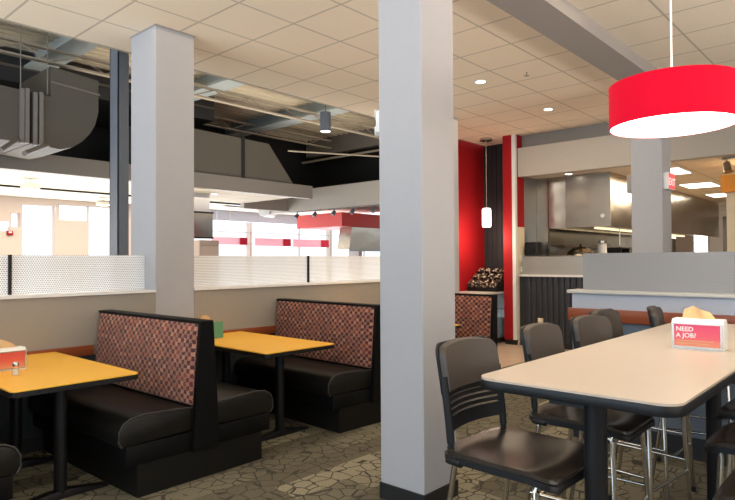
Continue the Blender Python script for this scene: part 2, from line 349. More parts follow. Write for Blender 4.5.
# right half wall
struct(MB().box(4.90, 5.06, -3.5, 2.10, 0, 1.195).build('wall_table', 'bluewall'), 'pale blue half height wall at the head of the tall table', 'wall')
struct(MB().box(4.892, 4.899, -3.5, 2.098, .16, .97).build('trim_4', 'slate'), 'slate blue lower panel of the right half wall', 'trim')
struct(MB().box(4.885, 4.899, -3.5, 2.098, 0, .16).build('baseboard_table', 'base'), 'black baseboard of the right half wall', 'baseboard')
struct(MB().box(4.87, 5.09, -3.5, 2.135, 1.195, 1.222, .004).build('trim_5', 'counter'), 'grey cap on the right half wall', 'trim')
struct(MB().box(4.865, 4.90, -3.5, 2.125, .97, 1.072, .004).build('trim_6', 'wood'), 'reddish wood chair rail on the right half wall', 'trim')
# chair rail behind the booths, one run per bay
struct(MB().box(-4.2, 2.20, 5.062, 5.097, .705, .785, .004).box(2.46, 4.15, 5.062, 5.097, .705, .785, .004).box(4.4, 6.1, 5.062, 5.097, .705, .785, .004).build('trim_7', 'wood'), 'reddish wood chair rail along the booth wall', 'trim')

# walls behind the camera, with a window wall on the left
b = MB().box(-4.35, -4.2, -4.2, -1.6, 0, 3.69); b.box(-4.35, -4.2, 7.6, 15.4, 0, 3.69); b.box(-4.35, -4.2, -1.6, 7.6, 0, .55); b.box(-4.35, -4.2, -1.6, 7.6, 3.15, 3.69)
struct(b.build('wall_left', 'paint'), 'plain wall around the windows behind the viewer', 'wall')
struct(MB().box(-4.2, -1.6, -4.35, -4.2, 0, 3.69).box(7.6, 22, -4.35, -4.2, 0, 3.69).box(-1.6, 7.6, -4.35, -4.2, 0, .5).box(-1.6, 7.6, -4.35, -4.2, 2.95, 3.69).build('wall_right', 'paint'), 'plain wall on the right side of the room', 'wall')
wf = MB()
for i in range(7): wf.box(-4.30, -4.24, -1.6+i*1.533-.03, -1.6+i*1.533+.03, .55, 3.15)
wf.box(-4.30, -4.24, -1.6, 7.6, 2.3, 2.36)
struct(wf.build('window_1', 'sheer'), 'window frames behind the viewer', 'window')

wf = MB()
for i in range(7): wf.box(-1.6+i*1.533-.03, -1.6+i*1.533+.03, -4.30, -4.24, .5, 2.95)
struct(wf.build('window_3', 'sheer'), 'window frames on the right side of the room', 'window')

# kitchen side
FX = 9.5
struct(MB().box(FX, FX+.15, -4.2, 5.02, 2.92, 3.42).build('trim_8', 'fascia'), 'off white fascia above the kitchen opening', 'trim')
struct(MB().box(FX+.16, FX+.3, -4.2, 5.02, 3.42, CEIL+.03).build('wall_back', 'recess'), 'grey upper wall above the kitchen fascia', 'wall')
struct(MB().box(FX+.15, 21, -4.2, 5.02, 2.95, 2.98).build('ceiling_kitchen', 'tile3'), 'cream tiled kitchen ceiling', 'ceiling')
struct(MB().box(FX, FX+.12, 1.2, 5.02, 0, .02).box(FX+.03, FX+.12, 1.2, 5.02, 0, 1.19).build('wall_kitchen', 'darkwall'), 'charcoal half height wall in front of the kitchen', 'wall')
cr = MB(); y = 1.2
while y < 4.86:
    cr.prism([(FX+.03, y), (FX+.03, y+.10), (FX, y+.085), (FX, y+.03)], 'z', .10, 1.19); y += .10
struct(cr.build('trim_9', 'corr'), 'charcoal ribbed metal siding under the kitchen pass', 'trim')
struct(MB().box(FX-.015, FX+.03, 1.2, 4.9, 0, .10).build('baseboard_kitchen', 'base'), 'black baseboard under the ribbed siding', 'baseboard')
struct(MB().box(FX-.03, FX+.2, 1.2, 5.0, 1.19, 1.222).build('trim_10', 'white'), 'white cap under the kitchen pass screen', 'trim')
struct(MB().box(20.9, 21, -4.2, 6.1, 0, 3.05).build('wall_far_kitchen', 'pink'), 'pale far kitchen wall', 'wall')
# side wall of kitchen running away (faces the room)
struct(MB().box(FX+.24, 20.9, 5.03, 5.15, 0, 2.98).build('wall_kitchen_side', 'steel_dark'), 'stainless clad kitchen side wall', 'wall')
struct(MB().box(FX, FX+.24, 5.03, 5.15, 0, 2.05).build('wall_cream', 'cream'), 'cream end wall beside the red pillar', 'wall')
struct(MB().box(FX, FX+.24, 5.03, 5.15, 2.05, 3.0).box(FX, FX+.6, 5.03, 5.15, 3.0, CEIL).build('trim_11', 'red'), 'red upper end wall beside the kitchen opening', 'trim')
# alcove
struct(MB().box(7.8, 10.2, 6.03, 6.2, 0, CEIL+.3).build('wall_red', 'red'), 'red wall at the back of the serving alcove', 'wall')
struct(MB().box(10.05, 10.2, 5.2, 6.03, 0, CEIL).build('wall_charcoal', 'darkwall'), 'charcoal end wall of the serving alcove', 'wall')
dr = MB()
for i in range(8): dr.box(10.035, 10.05, 5.25+i*.1, 5.27+i*.1, .93, CEIL-.01)
struct(dr.build('trim_12', 'darkwall'), 'thin battens on the charcoal alcove wall', 'trim')

# ------------------------------------------------------------------ atrium beyond the half wall
DZ = 4.95
dk = MB(); y = 5.7
while y < 14.9:
    dk.prism([(y, DZ), (y+.03, DZ-.05), (y+.10, DZ-.05), (y+.13, DZ), (y+.2, DZ), (y+.2, DZ+.03), (y, DZ+.03)], 'x', -4.2, 14); y += .2
struct(dk.build('ceiling_deck', 'deck', smooth=False), 'corrugated tan roof deck above the far hall', 'ceiling')
struct(MB().box(12.1, 12.2, 6.2, 13.0, 2.95, DZ).build('wall_void', 'dark'), 'black upper wall beyond the ducts', 'wall')  # plain black wall closing the space beyond the ducts
struct(MB().box(-4.2, 12.1, 12.9, 13.0, 2.95, DZ).build('wall_void_far', 'dark'), 'dark upper wall behind the ducts', 'wall')
struct(MB().box(-4.2, 9.35, 10.1, 10.25, 2.90, 3.19).build('trim_13', 'ductlt'), 'long taupe soffit band beneath the ducts', 'trim')
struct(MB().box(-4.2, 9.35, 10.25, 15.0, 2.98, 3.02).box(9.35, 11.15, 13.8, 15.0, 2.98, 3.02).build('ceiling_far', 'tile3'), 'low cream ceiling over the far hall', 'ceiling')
# far window wall: rectangles cut out of a grid
def wall_holes(name, mt, xs, zs, holes, y0, y1, label):
    mb = MB()
    for i in range(len(xs)-1):
        for k in range(len(zs)-1):
            cx, cz = (xs[i]+xs[i+1])/2, (zs[k]+zs[k+1])/2
            if not any(a < cx < b and c < cz < d for a, b, c, d in holes): mb.box(xs[i], xs[i+1], y0, y1, zs[k], zs[k+1])
    return struct(mb.build(name, mt, smooth=False), label, 'wall')
# x positions from the photo along the plane y = 15
def X15(px):
    t = (px-367.5)/599.5; return 15*(math.cos(yaw)+t*math.sin(yaw))/(math.sin(yaw)-t*math.cos(yaw))
def Z15(px, py):
    t = (px-367.5)/599.5; d = 15/(math.sin(yaw)-t*math.cos(yaw)); hy = 264.6-6.9*(px+298)/1205
    return EYE+(hy-py)*d/599.5
holes = [(X15(0)-2, X15(10), Z15(5, 231), Z15(5, 221)), (X15(10), X15(20), Z15(15, 227), Z15(15, 213)), (X15(21), X15(55), .05, Z15(38, 205)),
         (X15(58), X15(111), Z15(85, 221), Z15(85, 206)), (X15(88), X15(125), .05, Z15(85, 206)), (X15(133), X15(250), .05, 2.72), (X15(252), X15(330), .05, 2.72), (X15(332), X15(430), .05, 2.72)]
xs = sorted(set([-6, 22]+[h[0] for h in holes]+[h[1] for h in holes])); zs = sorted(set([0, 3.0]+[h[2] for h in holes]+[h[3] for h in holes]))
wall_holes('wall_far', 'pink', xs, zs, holes, 15, 15.2, 'pale pink far wall cut by bright windows')
mu = MB()
for z in (2.35, 2.02, 1.55): mu.box(X15(133), X15(430), 15.05, 15.09, z, z+.025)
for x in (X15(175), X15(300), X15(365)): mu.box(x, x+.04, 15.04, 15.1, 0, 2.72)
for a, b_, c, d in holes[:5]: mu.box(a, a+.04, 15.05, 15.1, c, d)
struct(mu.build('window_2', 'sheer'), 'thin pale mullions of the far shopfront windows', 'window')
struct(MB().box(X15(133), X15(430), 14.9, 15.0, 2.68, 2.98).build('trim_14', 'bluepale'), 'pale blue header above the far windows', 'trim')

# ================================================================== COLUMNS
def column(name, x0, x1, y0, y1, z1, label, base=True):
    t = thing(name, label, 'column', ((x0+x1)/2, (y0+y1)/2, 0))
    hx, hy = (x1-x0)/2, (y1-y0)/2
    MB().box(-hx, hx, -hy, hy, 0, z1, .004, 1).build('shaft', 'paint', t)
    if base: MB().box(-hx-.008, hx+.008, -hy-.008, hy+.008, 0, .10, .003, 1).build('base_trim', 'base', t)
    return t
t = column('square_column', 2.77, 3.17, 5.097, 5.567, CEIL, 'square painted column rising from the booth wall on the left', False)
MB().box(-.208, .208, -.243, .243, CEIL-.012, CEIL).build('top_trim', 'beam', t)
column('square_column', 2.845, 3.185, 2.125, 2.46, CEIL-.132, 'wide square column in the middle beside the tall table')
column('square_column', 7.55, 7.91, 2.13, 2.48, CEIL-.132, 'square column behind the grey screen and red drum lamp')
column('square_column', 7.36, 7.76, 5.10, 5.55, CEIL, 'narrow sliver of square column behind the middle column')
t = thing('steel_column', 'slim slate grey steel column in the far hall beside left column', 'column', (3.05, 6.40, 0))
MB().box(-.06, .06, -.10, -.085, 0, DZ).box(-.06, .06, .085, .10, 0, DZ).box(-.06, -.052, -.10, .10, 0, DZ).build('flange', 'steelcol', t)
MB().box(-.16, .16, -.16, .16, 0, .02).build('base_plate', 'steelcol', t)

# red pillar with white edge
t = thing('red_pillar', 'tall red pillar with a white corner edge beside the kitchen', 'pillar', (9.66, 5.13, 0))
MB().box(-.215, -.16, -.07, .15, .09, CEIL).build('shaft', 'red', t)
MB().box(-.23, -.165, -.095, -.03, .09, CEIL).build('corner_edge', 'white', t)
MB().box(-.225, -.155, -.078, .13, 0, .09).build('base_trim', 'base', t)

# ================================================================== SCREENS ON THE HALF WALLS
def screen(x0, x1, label, posts):
    t = thing('perforated_screen', label, 'screen', ((x0+x1)/2, 5.30, 1.222), group='perforated screens on the booth wall')
    h = (x1-x0)/2
    MB().box(-h, h, -.004, .004, 0.004, .315).build('perforated_sheet', 'perf', t)
    for p in posts: MB().box(p-(x0+x1)/2-.012, p-(x0+x1)/2+.012, -.02, -.004, 0, .318).build('post', 'blackm', t)
screen(-1.5, 2.80, 'white perforated metal screen on booth wall left of the column', [1.635])
screen(3.17, 7.36, 'white perforated metal screen on booth wall right of the column', [4.82, 6.5])
t = thing('perforated_screen', 'grey perforated screen standing on the right half wall', 'screen', (4.98, -.7, 1.222))
MB().box(-.005, .005, -2.8, 2.735, 0, .305).build('perforated_sheet', 'perf2', t)
t = thing('pass_screen', 'brushed steel guard screen on the ribbed kitchen wall', 'screen', (FX+.06, 3.1, 1.222))
MB().box(-.006, .006, -1.9, 1.88, 0, .315).build('sheet', 'pass', t); MB().box(-.012, .012, -1.9, 1.88, .305, .32).build('top_rail', 'steel', t)

# ================================================================== BOOTHS
Y0, Y1 = -.745, .745     # local, aisle end to wall end; booth origin at the middle of its length
def seat_parts(t, sg):
    # cushion with a rounded front and raised crown, its long axis along y
    def prof():
        pts = [(.07, .335)]
        pts += [(.585, .325), (.607, .36), (.605, .42), (.578, .468), (.53, .494), (.44, .506), (.30, .50), (.18, .492), (.07, .485)]
        return [(sg*a, b_) for a, b_ in pts]
    c = MB().prism(prof(), 'y', Y0+.01, Y1, .02).build('seat_cushion', 'vinyl', t, smooth=40)
    pr = prof()[1:]
    MB().tube([(x, Y0+.016, z+.004) for x, z in pr], .0055, 8).build('seat_piping', 'piping', c)
    MB().box(*sorted((sg*.06, sg*.565)), Y0, Y1, .205, .33, .006).build('seat_frame', 'panel', t)
def booth(label, x, rz, first=None, sides=(-1, 1)):
    if first: return dup(first, (x, 4.345, 0), rz, label)
    t = thing('booth_bench', label, 'booth', (x, 4.345, 0), rz, group='double sided booths along the tan wall')
    # tapered core, its end panel and cap
    two = len(sides) > 1; bt, tp = (.115, .048) if two else (.03, .03)
    MB().prism([(-.115, .2), (-.048, 1.058), (tp, 1.058), (bt, .2)], 'y', Y0, Y1).build('back_core', 'panel', t)
    MB().box(-.056, tp+.008, Y0-.012, Y1, 1.056, 1.070, .003).build('top_cap', 'panel', t)
    MB().prism([(-.104, .2), (-.052, 1.064), (tp+.004, 1.064), (bt-.011, .2)], 'y', Y0-.02, Y0-.001).build('end_panel', 'panel', t)
    for sg in sides:
        def fn(u, v, sg=sg):
            yy = Y0+.012+u*(Y1-Y0-.02); z = .50+v*.548; bulge = .022*max(0, math.sin(math.pi*v))**.5
            e = min(1, min(u, 1-u)/.03+.2); xx = .112-.062*(z-.2)/.858
            return (sg*(xx+bulge*e), yy, z), (-sg, 0, 0)
        us = [0, .01, .03]+[i/12 for i in range(1, 12)]+[.97, .99, 1]; vs = [0, .02, .06, .15, .3, .5, .7, .85, .94, .98, 1]
        MB().shell(fn, us, vs, .03).build('back_cushion', 'fabric', t, smooth=60)
        seat_parts(t, sg)
    MB().box(-.49, .49 if two else .02, Y0+.005, Y1, 0, .205).build('plinth', 'booth_base', t)
    return t
b1 = booth('double booth between the two yellow tables in front of left column', 2.315, math.radians(.8))
booth('double booth at the far side of second yellow table beside middle column', 4.19, math.radians(-3), b1)
booth('farthest booth seen just right of the middle column, its back to the counter', 6.215, 0, None, (-1,))
booth('nearest booth whose seat corner shows at bottom left corner', .57, 0, b1)

# yellow tables
def rounded(hx, hy, r, n=6):
    pts = []
    for cx, cy, a0 in ((hx-r, hy-r, 0), (-hx+r, hy-r, 90), (-hx+r, -hy+r, 180), (hx-r, -hy+r, 270)):
        for k in range(n+1):
            a = math.radians(a0+90*k/n); pts.append((cx+r*math.cos(a), cy+r*math.sin(a)))
    return pts
def yellow_table(x, rz, label, first=None):
    if first: return dup(first, (x, 4.375, 0), rz, label)
    t = thing('booth_table', label, 'table', (x, 4.375, 0), rz, group='yellow booth tables')
    hx, hy = .375, .705
    MB().prism(rounded(hx-.003, hy-.003, .04), 'z', .757, .765).build('tabletop', 'yellow', t)
    MB().prism(rounded(hx, hy, .045), 'z', .727, .757).build('edge_band', 'black', t)
    for yy in (-.40, .40):
        MB().rod((0, yy, .03), (0, yy, .72), .038, n=20).box(-.12, .12, yy-.05, yy+.05, .715, .727).build('pedestal_post', 'blackm', t)
        MB().prism([(-.29, .0), (-.29, .018), (-.05, .05), (.05, .05), (.29, .018), (.29, 0)], 'y', yy-.035, yy+.035, .006).build('foot', 'blackm', t)
    return t
t1 = yellow_table(1.52, 0, 'yellow booth table at the left edge holding a red napkin dispenser')
yellow_table(3.30, math.radians(-1.0), 'yellow booth table behind nearest booth back, holding a green card', t1)
yellow_table(5.24, 0, 'farthest yellow booth table, only its tip right of middle column', t1)

# ================================================================== TALL TABLE
TX0, TX1, TY0, TY1, TZ = 1.93, 4.60, .505, 1.213, 1.04
t = thing('tall_table', 'long tall table with pale maple top and black edge', 'table', ((TX0+TX1)/2, (TY0+TY1)/2, 0))
hx, hy = (TX1-TX0)/2, (TY1-TY0)/2
MB().prism(rounded(hx-.004, hy-.004, .07, 10), 'z', TZ-.008, TZ).build('tabletop', 'maple', t)
MB().prism(rounded(hx, hy, .075, 10), 'z', TZ-.042, TZ-.0075, .004).build('edge_band', 'black', t)
for xx in (-1.12, .62):
    MB().rod((xx, -.02, .03), (xx, -.02, TZ-.05), .040, n=24).box(xx-.2, xx+.2, -.06, .06, TZ-.056, TZ-.042).build('pedestal_post', 'blackm', t)
    MB().prism([(-.3, 0), (-.3, .02), (-.07, .055), (.03, .055), (.16, .02), (.16, 0)], 'x', xx-.04, xx+.04, .006).build('foot', 'blackm', t)

# ================================================================== STOOLS
SZ = .735
def back_xy(u, z):
    # curved back: concave across, gently reclined; front is -y
    k = max(0, (z-SZ)/.41)
    hw = .188+.006*k
    x = u*hw; yb = .222+.055*k**1.4-.035*(u*u)
    return x, yb
def back_fn(zlo, zhi, rtop=0, crown=.0, ulim=1, rbot=0):
    def fn(u, v):
        z = zlo+(zhi-zlo)*v; s_ = 1
        if rtop and zhi-z < rtop: s_ = 1-(rtop/.21)*(1-math.sqrt(max(0, 1-((rtop-(zhi-z))/rtop)**2)))
        if rbot and z-zlo < rbot: s_ *= 1-(rbot/.21)*(1-math.sqrt(max(0, 1-((rbot-(z-zlo))/rbot)**2)))
        x, y_ = back_xy(u*ulim*s_, z)
        z += .012*(1-u*u)*v if crown else 0
        return (x, y_-(crown if 0 < v < 1 and abs(u) < .99 else 0), z), (0, 1, 0)
    return fn
US = [-1, -.97, -.9, -.75, -.5, -.25, 0, .25, .5, .75, .9, .97, 1]
def make_stool(label):
    t = thing('counter_stool', label, 'stool', (0, 0, 0), group='chrome legged stools around the tall table')
    # seat: shallow dished pad over a black pan
    def seat_fn(u, v):
        hw = .215+.012*math.sin(math.pi*v); 
        a = abs(u)**6
        y_ = -.235+.46*v; cr = 1-.10*max(0, (.15-v)/.15)**2
        z = SZ+.012-.02*math.sin(math.pi*min(1, v*1.1))*(1-u*u)-.028*max(0, (.22-v)/.22)**2-.006*a
        lim = 1-.20*(max(0, (.12-v)/.12)**2)-.14*(max(0, (v-.9)/.1)**2)
        return (u*hw*lim, y_, z), (0, 0, -1)
    vs = [0, .02, .05, .1, .16, .25, .4, .55, .7, .82, .9, .95, 1]
    MB().shell(seat_fn, US, vs, .018).build('seat', 'seat', t, smooth=60)
    def pan_fn(u, v):
        p, n = seat_fn(u, v); return (p[0]*1.035, p[1]*1.03, p[2]-.018), n
    MB().shell(pan_fn, US, vs, .022).build('seat_pan', 'frame', t, smooth=60)
    bk = MB().shell(back_fn(.955, 1.132, .05, .010), US, [0, .03, .1, .25, .45, .6, .7, .78, .84, .89, .93, .96, .98, 1], .026).build('back_pad', 'pad', t, smooth=60)
    MB().shell(lambda u, v: (lambda p: ((p[0][0]*1.03, p[0][1]+.022, p[0][2]+.004), p[1]))(back_fn(.94, 1.136, .05)(u, v)), US, [0, .1, .4, .7, .78, .84, .89, .93, .96, .98, 1], .012).build('back_shell', 'frame', t, smooth=60)
    # slotted lower back
    sl = MB()
    for k in range(5):
        z0 = .845+k*.024; sl.shell(back_fn(z0, z0+.016), US, [0, .5, 1], .018)
    sl.shell(back_fn(.805, .848), US, [0, .5, 1], .018)
    sl.build('slotted_panel', 'frame', t, smooth=60)
    for sg in (-1, 1):
        pts = []
        for i in range(13):
            z = SZ-.02+i*(.30/12); x, y_ = back_xy(sg*1.0, z)
            pts.append((x+sg*.004, y_+.012-(.02 if i == 0 else 0), z))
        pts = [(sg*.222, .13, SZ-.032), (sg*.22, .19, SZ-.03)]+pts
        MB().tube(pts, .0155, 10).build('back_upright', 'frame', t, smooth=70)
    # chrome legs: each leaves the pan under a side and splays
    feet = {}
    for sx in (-1, 1):
        for sy, ytop, yfoot in ((-1, -.17, -.20), (1, .17, .27)):
            top = Vector((sx*.205, ytop, SZ-.035)); foot = Vector((sx*.245, yfoot, .012)); feet[(sx, sy)] = (top, foot)
            MB().tube([top+Vector((-sx*.02, -sy*.03, .0)), top, top.lerp(foot, .04), foot], .0115, 12).build('leg', 'chrome', t, smooth=60)
            MB().rod(foot-Vector((0, 0, .012)), foot+Vector((0, 0, .02)), .015).build('glide', 'black', t)
    def at(k, z):
        a, b_ = feet[k]; return a.lerp(b_, (a.z-z)/(a.z-b_.z))
    for z, ks in ((.30, [(-1, -1), (1, -1)]), (.36, [(-1, -1), (-1, 1)]), (.36, [(1, -1), (1, 1)]), (.30, [(-1, 1), (1, 1)])):
        MB().rod(at(ks[0], z), at(ks[1], z), .0085).build('foot_rail', 'chrome', t, smooth=60)
    return t
st = make_stool('nearest dark taupe stool beside the middle column at table corner')
st.location = (2.15, 1.13, 0); st.rotation_euler = (0, 0, math.radians(-2))
dup(st, (2.90, 1.155, 0), math.radians(1), 'second stool from the middle column, its seat under the table')
dup(st, (3.47, 1.14, 0), math.radians(-7), 'third stool from the middle column, its back before the ribbed siding')
dup(st, (3.99, 1.24, 0), math.radians(-2), 'fourth stool from the middle column, mostly hidden by the third')
dup(st, (4.50, 1.06, 0), math.radians(11), 'last stool in the row, seen edge on before the wood rail')
dup(st, (2.36, .24, 0), math.pi, 'stool across the table at bottom right edge, nearest the viewer')
dup(st, (2.96, .40, 0), math.pi, 'second stool across the table at the right edge')
dup(st, (3.56, .48, 0), math.pi, 'third stool across the table at the right edge, behind the others')

# ================================================================== TABLE ITEMS
def dispenser(name, label, loc, rz, card, words, group=None):
    t = thing(name, label, 'napkin dispenser', loc, rz, group)
    # local: card face towards -y, width along x
    W, D, H = .112, .055, .145
    pr = [(-D, 0), (-D, H*.86), (-D+.02, H), (D-.02, H), (D, H*.86), (D, 0)]
    MB().prism(pr, 'x', -W, W, .006).build('housing', 'white', t)
    MB().box(-W+.012, W-.012, -D-.003, -D+.001, .014, H*.84).build('card_window', card, t)
    MB().box(-W+.014, W-.014, -D-.0055, -D-.002, .008, .016).box(-W+.014, W-.014, -D-.0055, -D-.002, H*.83, H*.87).box(-W+.006, -W+.014, -D-.0055, -D-.002, .008, H*.87).box(W-.014, W-.006, -D-.0055, -D-.002, .008, H*.87).build('card_frame', 'steel', t)
    if words:
        text_mesh('NEED\nA JOB?', .030, 'card_text', 'white', t, (-W+.022, -D-.0035, .088), (math.pi/2, 0, 0))
        MB().box(-.086, .07, -D-.0038, -D-.003, .040, .044).box(-.086, .05, -D-.0038, -D-.003, .028, .032).build('card_small_print', 'napkin', t)
    def nap(u, v):
        x = -.075+u*.15; x = x*(1-.28*v)+.0*v-.012*v
        z = H-.003+v*(.062-.022*abs(u-.35)*2); y_ = .012*math.sin(u*7)*(.3+v)+.02*v
        return (x, y_, z), (0, 1, 0)
    n = 12; MB().shell(nap, [i/n for i in range(n+1)], [0, .25, .5, .75, 1], .0025).build('napkin', 'napkin', t, smooth=60)
    return t
dispenser('napkin_dispenser', 'white napkin dispenser on tall table with pink NEED A JOB card', (3.235, .755, TZ), math.radians(-90+3), 'card', True)
dispenser('napkin_dispenser', 'napkin dispenser with red card on the left yellow table', (1.355, 4.46, .765), math.radians(0), 'card2', False)
t = thing('napkin_dispenser', 'dispenser with green card and napkin on second yellow table', 'napkin dispenser', (3.135, 4.80, .765), 0)
MB().prism([(-.05, 0), (-.05, .13), (-.03, .15), (.03, .15), (.05, .13), (.05, 0)], 'x', -.10, .07, .005).build('housing', 'white', t)
MB().box(-.02, .115, -.062, -.058, .006, .155).build('card', 'green', t)
def nap(u, v): return (-.08+u*.12*(1-.2*v), .01*math.sin(u*8), .147+.075*v*(1-.5*abs(u-.4))), (0, 1, 0)
MB().shell(nap, [i/10 for i in range(11)], [0, .33, .66, 1], .003).build('napkin', 'napkin', t)
def shaker(loc, label):
    t = thing('salt_shaker', label, 'shaker', loc, 0)
    MB().lathe([(0, .0), (.02, 0), (.021, .02), (.018, .045), (.017, .06), (0, .06)], n=20).build('glass_body', 'glass', t)
    MB().lathe([(0, .003), (.017, .003), (.017, .02), (.015, .036), (0, .036)], n=20).build('salt_fill', 'salt', t)
    MB().lathe([(.0185, .058), (.019, .072), (.012, .084), (0, .086)], n=20).build('cap', 'chrome', t)
shaker((1.335, 4.20, .765), 'small glass salt shaker before the red napkin dispenser')

# ================================================================== LAMPS
PX, PY = 3.215, .855
t = thing('drum_pendant', 'large red drum pendant lamp over the tall table', 'pendant lamp', (PX, PY, 2.345))
r = .292
MB().lathe([(r, 0), (r, -.212), (r-.005, -.212), (r-.005, 0)], n=96, close=True).build('lamp_shade', 'redshade', t, smooth=60)
MB().lathe([(0, -.2105), (r-.006, -.2105), (r-.006, -.206), (0, -.206)], n=96).build('diffuser', 'glow', t)
MB().rod((0, 0, 0), (0, 0, CEIL-2.345), .005).build('cord', 'white', t)
MB().box(-r+.006, r-.006, -.004, .004, -.01, -.002).box(-.004, .004, -r+.006, r-.006, -.01, -.002).build('spider', 'chrome', t)
MB().lathe([(0, CEIL-2.375), (.06, CEIL-2.375), (.065, CEIL-2.345), (0, CEIL-2.345)], n=32).build('canopy', 'white', t)
l = bpy.data.lights.new('drum_bulb', 'POINT'); l.energy = 5; l.color = (1, .85, .66); l.shadow_soft_size = .12
lo = bpy.data.objects.new('drum_bulb', l); C.objects.link(lo); lo.location = (PX, PY, 2.02)

t = thing('cylinder_pendant', 'small white cylinder pendant hanging in the red alcove', 'pendant lamp', (9.42, 5.60, 2.07))
MB().lathe([(0, .0), (.075, 0), (.08, .03), (.08, .31), (.06, .335), (0, .335)], n=32).build('glass_shade', 'glowp', t)
MB().rod((0, 0, .33), (0, 0, CEIL-2.07), .007).build('stem', 'steel', t)
MB().lathe([(0, CEIL-2.11), (.11, CEIL-2.11), (.11, CEIL-2.07), (0, CEIL-2.07)], n=32).build('canopy', 'steel', t)
l = bpy.data.lights.new('alcove_bulb', 'POINT'); l.energy = 22; l.color = (1, .8, .6); l.shadow_soft_size = .1
lo = bpy.data.objects.new('alcove_bulb', l); C.objects.link(lo); lo.location = (9.2, 5.55, 1.85)

def downlight(x, y_, z, label, power=22):
    t = thing('recessed_downlight', label, 'ceiling light', (x, y_, z), group=None)
    MB().lathe([(.058, -.001), (.082, -.001), (.082, -.008), (.058, -.008)], n=28, close=True).build('trim_ring', 'white', t)
    MB().lathe([(0, -.004), (.060, -.004), (.060, -.001), (0, -.001)], n=28).build('lens', 'glow2', t)
    if power:
        l = bpy.data.lights.new('downlight_lamp', 'SPOT'); l.energy = power; l.color = WARM; l.spot_size = math.radians(110); l.spot_blend = .6; l.shadow_soft_size = .06
        o = bpy.data.objects.new('downlight_lamp', l); C.objects.link(o); o.location = (x, y_, z-.02)
downlight(6.36, 3.85, CEIL, 'nearer recessed downlight in tiled ceiling right of middle column', 60)
downlight(8.20, 3.84, CEIL, 'farther recessed downlight in tiled ceiling right of middle column', 60)
downlight(9.95, 4.30, 2.95, 'small recessed downlight under the kitchen fascia', 30)
for i, (x, y_, s_) in enumerate([(7.6, 11.4, 'nearest'), (6.6, 12.2, 'leftmost'), (8.0, 12.9, 'farthest')]):
    downlight(x, y_, 2.98, s_+' of three downlights in the low far ceiling', 0)
t = thing('sprinkler_head', 'small sprinkler head under the tiled ceiling between downlights', 'sprinkler', (6.41, 3.26, CEIL))
MB().rod((0, 0, -.04), (0, 0, 0), .008).build('stem', 'chrome', t); MB().rod((0, 0, -.045), (0, 0, -.04), .03).build('deflector', 'beam', t)

t = thing('cylinder_downlight', 'grey cylinder downlight hanging below the roof deck', 'ceiling light', (6.19, 6.40, 3.40))
MB().lathe([(.078, 0), (.08, .005), (.08, .285), (0, .285)], n=32).build('can', 'steelcol', t)
MB().lathe([(0, .006), (.074, .006), (.074, .002), (0, .002)], n=32).build('lens', 'glowp', t)
MB().rod((0, 0, .28), (0, 0, DZ-3.40), .008).build('stem', 'steelcol', t)

# exit signs and emergency light
t = thing('exit_sign', 'lit red exit sign on the column behind the drum lamp', 'exit sign', (7.72, 2.10, 2.40))
MB().box(-.13, .13, -.03, .03, -.10, .10, .004).build('housing', 'white', t)
MB().box(-.12, .12, -.034, -.029, -.09, .09).build('face', 'exitred', t)
text_mesh('EXIT', .12, 'letters', 'exitlet', t, (0, -.0345, -.05), (math.pi/2, 0, 0), 'CENTER')
t = thing('strobe_alarm', 'pale wall box on the far side of the lamp column', 'alarm', (7.66, 2.51, 2.40))
MB().box(-.06, .10, -.03, .04, -.11, .11, .004).build('housing', 'beam', t); MB().box(-.03, .07, .038, .05, -.05, .05).build('lens', 'white', t)
t = thing('emergency_light', 'white emergency light on the hidden side of middle column', 'emergency light', (2.95, 2.50, 2.36))
MB().box(-.08, .10, -.04, .01, -.07, .07, .008).build('housing', 'white', t)
for sx, z in ((-.04, .055), (.06, .055), (-.04, -.055)): MB().rod((sx, .0, z), (sx-.02, .03, z), .028, .034).build('lamp_head', 'white', t)

# ================================================================== ALCOVE AND KITCHEN
t = thing('serving_counter', 'pale topped serving counter with blue grey cabinet in the alcove', 'counter', (9.3, 5.72, 0))
MB().box(-1.4, .74, -.37, .30, .88, .915, .004).build('countertop', 'counter', t)
MB().box(-1.36, .74, -.33, .30, .10, .88).build('cabinet', 'bluecab', t)
for i in range(4): MB().box(-1.34+i*.52, -.85+i*.52, -.345, -.33, .16, .60).build('door', 'bluecab', t)
for i in range(4): MB().box(-1.34+i*.52, -.85+i*.52, -.345, -.33, .63, .85).build('drawer', 'bluecab', t)
MB().box(-1.34, .74, -.30, .30, 0, .10).build('kickboard', 'base', t)
t = thing('cup_organizer', 'black tiered organizer of patterned cups on the alcove counter', 'organizer', (9.60, 5.62, .915))
MB().prism([(-.24, 0), (-.24, .10), (-.08, .11), (-.08, .21), (.08, .22), (.08, .31), (.24, .32), (.24, 0)], 'y', -.25, .36, .004).build('tiered_body', 'blackm', t)
for k in range(3):
    for j in range(4):
        y_ = -.17+j*.15; x = -.20+k*.16; z = .11+k*.105
        MB().rod((x-.06, y_, z-.01), (x+.03, y_, z+.055), .062, .054, n=18).build('cup_stack', 'cupmat', t)
t = thing('switch_plate', 'pale thermostat plates on the cream end wall', 'switch', (FX+.12, 5.02, 1.5))
MB().box(-.04, .04, -.012, .008, -.06, .06).build('plate', 'white', t); MB().box(-.03, .05, -.012, .008, -.24, -.14).build('plate', 'white', t); MB().box(-.015, .015, -.02, -.012, -.02, .02).build('dial', 'beam', t)
t = thing('outlet_box', 'cream outlet box on the ribbed charcoal siding', 'outlet', (FX-.012, 4.62, .42))
MB().box(-.012, .012, -.045, .045, -.07, .07, .003).build('plate', 'cream', t); MB().box(-.015, -.011, -.02, .02, -.045, -.01).box(-.015, -.011, -.02, .02, .01, .045).build('socket', 'white', t)

